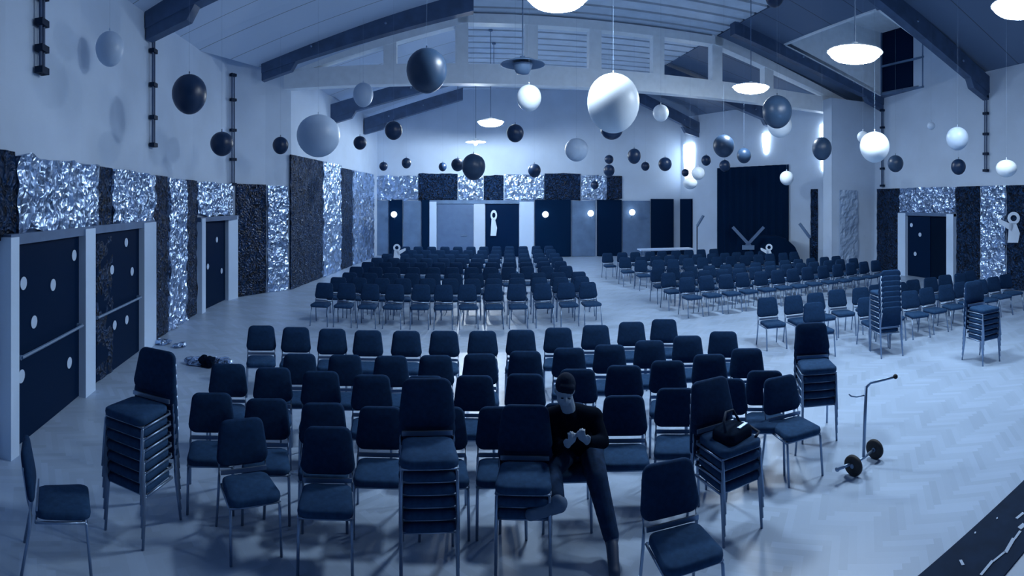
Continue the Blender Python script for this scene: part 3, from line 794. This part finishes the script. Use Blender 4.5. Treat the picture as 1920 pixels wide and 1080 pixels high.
def Q(px, py, d): return pt(px, py, d) - base
hip = hipc - base
hipL, hipR = hip + Vector((.10, 0, 0)), hip + Vector((-.10, 0, 0))       # image right / image left
chest = Q(1076, 800, 4.70); neck = Q(1067, 762, 4.56); head = Q(1059, 733, 4.45)
shR, shL = Q(1034, 782, 4.60), Q(1113, 782, 4.63)
elR, elL = Q(1042, 838, 4.50), Q(1130, 828, 4.50)
wrR, wrL = Q(1064, 834, 4.33), Q(1101, 828, 4.34)
knL = Q(1120, 900, 4.40); anL = Q(1147, 1010, 4.18); toL = Q(1151, 1058, 4.02)
knR = Q(1033, 880, 4.42); anR = Q(1044, 938, 4.03); toR = Q(1004, 956, 3.98)
m = MB()
m.cap(hipL, hipR, .11, .11); m.cap(hip + Vector((0, 0, .04)), chest, .135, .15); m.cap(chest, neck - Vector((0, .0, .05)), .14, .07)
m.cap(shR, shL, .07, .07); m.cap(neck - Vector((0, 0, .04)), head + Vector((0, .02, -.03)), .062, .062)
hz = (head - neck); ftilt = Matrix.Rotation(radians(28), 3, 'X') @ Matrix.Rotation(radians(8), 3, 'Y')
m.ball(head + Vector((0, .01, .02)), (.078, .098, .11), R=ftilt); m.ball(head + ftilt @ Vector((0, -.03, -.055)), (.06, .062, .066), R=ftilt)
m.ball(head + ftilt @ Vector((0, -.092, -.012)), (.014, .02, .026), 10, 8, R=ftilt)                         # nose
m.ball(head + ftilt @ Vector((0, -.083, -.062)), (.024, .012, .009), 10, 8, R=ftilt)                          # lips
for s in (-1, 1): m.ball(head + ftilt @ Vector((s * .076, .012, -.005)), (.012, .024, .034), 10, 8, R=ftilt)   # ears
for sh, el, wr in ((shR, elR, wrR), (shL, elL, wrL)):
    m.cap(sh, el, .055, .043); m.cap(el, wr, .043, .028)
for h, k, a, t in ((hipL, knL, anL, toL), (hipR, knR, anR, toR)):
    m.cap(h, k, .088, .062); m.cap(k, a, .058, .040); m.cap(a, a + (t - a) * .5, .034, .024)
def hand(wr, mid, s):
    f = (mid - wr).normalized(); side = Vector((s, .15, .1)).normalized(); side = (side - f * side.dot(f)).normalized(); up = side.cross(f) * s
    palm = wr + f * .05
    for k in (-.024, 0, .024): m.cap(wr + side * k * .6, palm + f * .035 + side * k, .017, .014)
    for i, L in enumerate((.062, .072, .068, .052)):
        b0 = palm + f * .035 + side * (-.030 + .02 * i)
        k1 = b0 + f * L * .5 - up * .012; k2 = k1 + f * L * .22 - up * L * .38; k3 = k2 - f * L * .15 - up * L * .28
        m.cap(b0, k1, .0095, .009, 8); m.cap(k1, k2, .009, .0085, 8); m.cap(k2, k3, .0085, .0075, 8)
    t0 = wr + f * .025 - side * .03; t1 = t0 + f * .03 - side * .018 - up * .01; t2 = t1 + f * .032 + side * .006 - up * .006
    m.cap(t0, t1, .012, .011, 8); m.cap(t1, t2, .011, .009, 8)
hand(wrR, Q(1078, 820, 4.22), 1); hand(wrL, Q(1086, 816, 4.24), -1)
remesh(m, 'body', SKIN, per, .0065, 3)
m = MB()                                                                                                     # jacket
m.cap(hip + Vector((0, .0, .07)), chest, .155, .168); m.cap(chest, neck - Vector((0, 0, .065)), .16, .078); m.cap(shR, shL, .086, .086)
for sh in (shR, shL): m.cap(neck - Vector((0, -.02, .035)), sh, .07, .082)
m.cap(hipL + Vector((0, .02, .06)), hipR + Vector((0, .02, .06)), .118, .118)
for sh, el, wr in ((shR, elR, wrR), (shL, elL, wrL)):
    m.cap(sh, el, .074, .060); m.cap(el, el + (wr - el) * .88, .058, .044)
m.lathe([(.075, -.03), (.072, .03), (.062, .03)], neck - Vector((0, -.01, .06)), 20)
remesh(m, 'jacket', JACKET, per, .011, 4)
m = MB()                                                                                                     # trousers
m.cap(hipL, hipR, .128, .128)
for h, k, a in ((hipL, knL, anL), (hipR, knR, anR)):
    m.cap(h, k, .116, .092); m.cap(k, a + (k - a) * .05, .090, .066)
remesh(m, 'trousers', JEANS, per, .011, 3)
def shoe(a, t, mt):
    m = MB(); f = (t - a); fd = Vector((f.x, f.y, 0)).normalized()
    heel = Vector((a.x, a.y, a.z - .05)) - fd * .03; toe = heel + fd * .235 + Vector((0, 0, (t.z - a.z) * .3 - .01 if t.z > .2 else 0))
    if mt is SHOED: heel.z = max(heel.z, .045); toe.z = .04
    m.cap(heel, toe, .047, .045); m.cap(heel + Vector((0, 0, .02)), a, .056, .058); m.cap(heel + fd * .08 + Vector((0, 0, .02)), toe, .05, .038)
    o = remesh(m, 'shoe', mt, per, .01, 3); return o
shoe(anL, toL, SHOED); shoe(anR, toR, SHOE)['label'] = 'grey shoe propped on the chair stack'
m = MB()
m.ball(head + ftilt @ Vector((0, .024, .045)), (.086, .099, .106), R=ftilt); m.ball(head + ftilt @ Vector((0, -.042, .092)), (.066, .046, .03), R=ftilt)
remesh(m, 'hair', HAIR, per, .008, 2)
for s in (-1, 1):
    m = MB(); m.ball(head + ftilt @ Vector((s * .03, -.083, .004)), (.013, .007, .005), 10, 8, R=ftilt); m.build('eye', DARK, per, True)

# ================================================================ OTHER THINGS
# bag on the chair stack
bg = thing('bag', 'black shoulder bag lying on the stacked chair seats', 'bag', bagp + Vector((.02, -.05, -.015)), .5)
m = MB()
M1 = Matrix.Translation((0, -.14, 0)); m.pad(rounded(.34, .30, .26, .07), .11, M1, .02)
o = remesh(m, 'body', BLACK, bg, .012, 3)
m = MB(); m.tube([(-.13, -.05, .09), (-.12, -.02, .2), (-.03, .03, .235), (.07, .03, .225), (.13, -.02, .09)], .012, 8); m.build('handle', DARK, bg, True)
m = MB(); m.tube([(.15, .05, .08), (.22, -.02, .06), (.23, -.14, .02), (.12, -.18, .03)], .012, 8); m.build('shoulder_strap', DARK, bg, True)
m = MB(); m.box((.05, -.09, .126), (.13, .03, .008), Matrix.Rotation(.1, 3, 'Z')); m.build('buckle_flap', CHROME, bg)
# sack trolley
t0 = fl(1600, 892); t1 = fl(1640, 860); mid = (t0 + t1) / 2
tl = thing('chair_trolley', 'two-wheeled chair trolley with bent handle standing on the floor', 'trolley', mid)
def T(px, py, d): return pt(px, py, d) - mid
dd = hypot(mid.x, mid.y)
m = MB(); m.tube([T(1619, 858, dd), T(1624, 725, dd)], .017, 10); m.build('pole', CHROME, tl, True)
m = MB(); m.tube([T(1624, 727, dd), T(1632, 718, dd), T(1676, 707, dd + .02)], .014, 10); m.build('handle', CHROME, tl, True)
m = MB(); m.ball(T(1679, 706, dd + .02), .026, 12, 8); m.build('grip', RUBBER, tl, True)
m = MB(); m.tube([T(1622, 741, dd), T(1606, 744, dd - .02), T(1596, 743, dd - .04), T(1592, 739, dd - .05)], .008, 8); m.build('hook', CHROME, tl, True)
ax = (t1 - t0).normalized(); wr_ = .105
w0 = t0 - mid + Vector((0, 0, wr_)); w1 = t1 - mid + Vector((0, 0, wr_))
m = MB(); m.tube([w0, w1], .014, 8); m.build('axle', CHROME, tl, True)
R = ax.to_track_quat('Z', 'Y').to_matrix()
for wc in (w0, w1):
    m = MB(); m.lathe([(0, -.02), (wr_ * .55, -.022), (wr_ * .9, -.026), (wr_, -.012), (wr_, .012), (wr_ * .9, .026), (wr_ * .55, .022), (0, .02)], wc, 24, R)
    wl = m.build('wheel', RUBBER, tl, True)
    m = MB(); m.lathe([(0, -.03), (.022, -.03), (.022, .03), (0, .03)], wc, 12, R); m.build('hub', ENAMD, wl)
m = MB(); m.tube([w0 + (w1 - w0) * .3, T(1570, 880, dd - .3)], .016, 8); m.ball(T(1570, 880, dd - .3), .024, 10, 8); m.build('toe_bar', CHROME, tl, True)
m = MB(); m.tube([(w0 + w1) / 2, T(1619, 858, dd)], .02, 8); m.build('socket', CHROME, tl, True)

# foil fallen on the floor at the left
def heap(px, py, n, rad, mt, label, name, cat, zsc=1.):
    p = fl(px, py); m = MB(); rnd = random.Random(px)
    b = m.b
    for k in range(n):
        c = Vector((rnd.uniform(-rad, rad), rnd.uniform(-rad * .35, rad * .35), .06 * zsc)); rr = rnd.uniform(.06, .11)
        s0_ = len(b.verts); m.ball(c, (rr * 1.3, rr, rr * zsc * .8), 10, 7)
        b.verts.ensure_lookup_table()
        for v_ in b.verts[s0_:]: v_.co += Vector((1, 1, .6)) * .035 * noise.noise(v_.co * 14)
    for v_ in b.verts: v_.co.z = max(v_.co.z, .004)
    o = m.build(name, mt); o.location = p; return tag(o, label, cat)
heap(412, 684, 6, .22, SILVER, 'crumpled silver foil heap on the floor left of the near block', 'foil_heap', 'foil heap')
heap(362, 683, 4, .12, SILVER, 'small crumpled silver foil lump beside the dark bundle', 'foil_heap', 'foil heap')
heap(388, 688, 4, .10, BLACK, 'dark bundle lying between two foil heaps on the floor', 'bundle', 'bundle', 1.6)
heap(322, 648, 5, .28, SILVER, 'silver foil scraps lying by the door frame', 'foil_heap', 'foil heap', .7)

# white paper figures
def figure(P, sc_, mirror, label, arm=True):
    o = thing('paper_figure', label, 'paper figure', P, -atan2(P.x, P.y), 'white paper figures')
    s = -1 if mirror else 1
    m = MB(); ring = []
    c = Vector((0, 0, .78)); R1, R2 = .2, .10
    n = 18
    for k in range(n):
        a0, a1 = 2 * pi * k / n, 2 * pi * (k + 1) / n
        q = [(R1 * cos(a0), R1 * sin(a0)), (R1 * cos(a1), R1 * sin(a1)), (R2 * cos(a1), R2 * sin(a1)), (R2 * cos(a0), R2 * sin(a0))]
        m.prism([Vector((x, -.02, z)) * sc_ + c * sc_ for x, z in q], (0, .03 * sc_, 0))
    m.build('head_ring', PAPER, o)
    m = MB(); m.prism([Vector((x, -.02, z)) * sc_ for x, z in ((-.2, 0), (.14, 0), (.2, .3), (.08, .62), (-.14, .62))], (0, .03 * sc_, 0)); m.build('body', PAPER, o)
    if not arm: o.scale.x = .62; return
    m = MB(); m.prism([Vector((x * s, -.02, z)) * sc_ for x, z in ((.05, .35), (.48, .62), (.5, .74), (.42, .74), (.0, .56))], (0, .03 * sc_, 0)); m.build('arm', PAPER, o)
figure(pt(744, 491, 19.35), .66, False, 'white paper figure sitting among the far left chairs')
figure(pt(1442, 489, 20.4), .66, True, 'white paper figure standing before the black curtain')
A, B, n, l = span(RW, 1898, 1915, .17); P = (A + B) / 2; P.z = CH - .075 * P.length
figure(P, 1.0, True, 'white paper figure on the dark foil at the right edge')
A, B, n, l = span(FW, 922, 930, .1); P = (A + B) / 2; P.z = CH - .062 * P.length
figure(P, 1.35, False, 'white paper figure in the dark far doorway', arm=False)

# pale folding table among the far right chairs
a = pt(1206, 473, 20.5); b = pt(1318, 470, 20.5); a.z = b.z = .93; a.y = b.y = 20.55
ctr = (a + b) / 2
tb = thing('folding_table', 'long pale table edge behind the far right chairs', 'table', (ctr.x, ctr.y, 0))
m = MB(); m.box((0, 0, .93), (b.x - a.x, .7, .05)); m.build('table_top', TABLE, tb)
for sx in (-1, 1):
    for sy in (-1, 1):
        m = MB(); m.tube([(sx * (b.x - a.x) * .45, sy * .28, 0), (sx * (b.x - a.x) * .42, sy * .28, .92)], .02, 6); m.build('leg', CHROME, tb)
# covered piano before the rear right wall
c = Vector((11.0, 20.6, 0)); pn = thing('covered_piano', 'dark cloth-covered piano shape right of the black curtain', 'piano', c, -.45)
m = MB(); L = []
prof = [(-1.0, .0), (-1.0, 1.25), (-.9, 1.36), (.1, 1.36), (.55, 1.22), (.9, .9), (1.1, .45), (1.2, 0)]
m.prism([Vector((x, -.6, z)) for x, z in prof], (0, 1.2, 0))
o = m.build('cover', CURT, pn); bv = o.modifiers.new('b', 'BEVEL'); bv.width = .06; bv.segments = 3
m = MB()
for k in range(6):
    m = MB(); m.tube([(-.95 + .35 * k, -.63, 0), (-.9 + .33 * k, -.61, .5)], .03, 6, .015); m.build('cloth_fold', CURT, pn)
# X-shaped stand in front of the curtain
p = pt(1403, 462, 21.8); st = thing('folding_stand', 'grey V-shaped folding stand before the black curtain', 'stand', (p.x, p.y, 0), -.45)
m = MB(); m.box((-.28, 0, 1.42), (.12, .05, 1.05), Matrix.Rotation(-.75, 3, 'Y')); m.build('arm', MIDP, st)
m = MB(); m.box((.28, 0, 1.42), (.12, .05, 1.05), Matrix.Rotation(.75, 3, 'Y')); m.build('arm', MIDP, st)
m = MB(); m.box((0, 0, .97), (.5, .3, .16)); m.build('tray', PALE, st)
m = MB(); m.tube([(0, 0, .92), (0, 0, .1)], .03, 8); m.build('pole', DARK, st)
m = MB(); m.lathe([(0, 0), (.3, 0), (.28, .05), (.03, .12), (0, .12)], seg=20); m.build('base', DARK, st)
# leaning boom stands
def boom(px0, py0, px1, py1, d, label):
    a = pt(px0, py0, d); b = pt(px1, py1, d); o = thing('boom_stand', label, 'stand', (b.x, b.y, 0))
    m = MB(); m.tube([a - Vector((b.x, b.y, 0)), b - Vector((b.x, b.y, 0))], .06, 8); m.build('boom', ENAMD, o)
    m = MB(); m.tube([(0, 0, b.z), (0, 0, .3)], .025, 8); m.build('pole', DARK, o)
    for k in range(3):
        m = MB(); q = 2 * pi * k / 3; m.tube([(0, 0, .35), (.35 * cos(q), .35 * sin(q), .01)], .015, 6); m.build('leg', DARK, o)
boom(1319, 404, 1307, 424, 23.5, 'dark leaning boom stand left of the black curtain')
boom(1499, 419, 1519, 446, 20.5, 'dark leaning boom stand left of the right pillar')
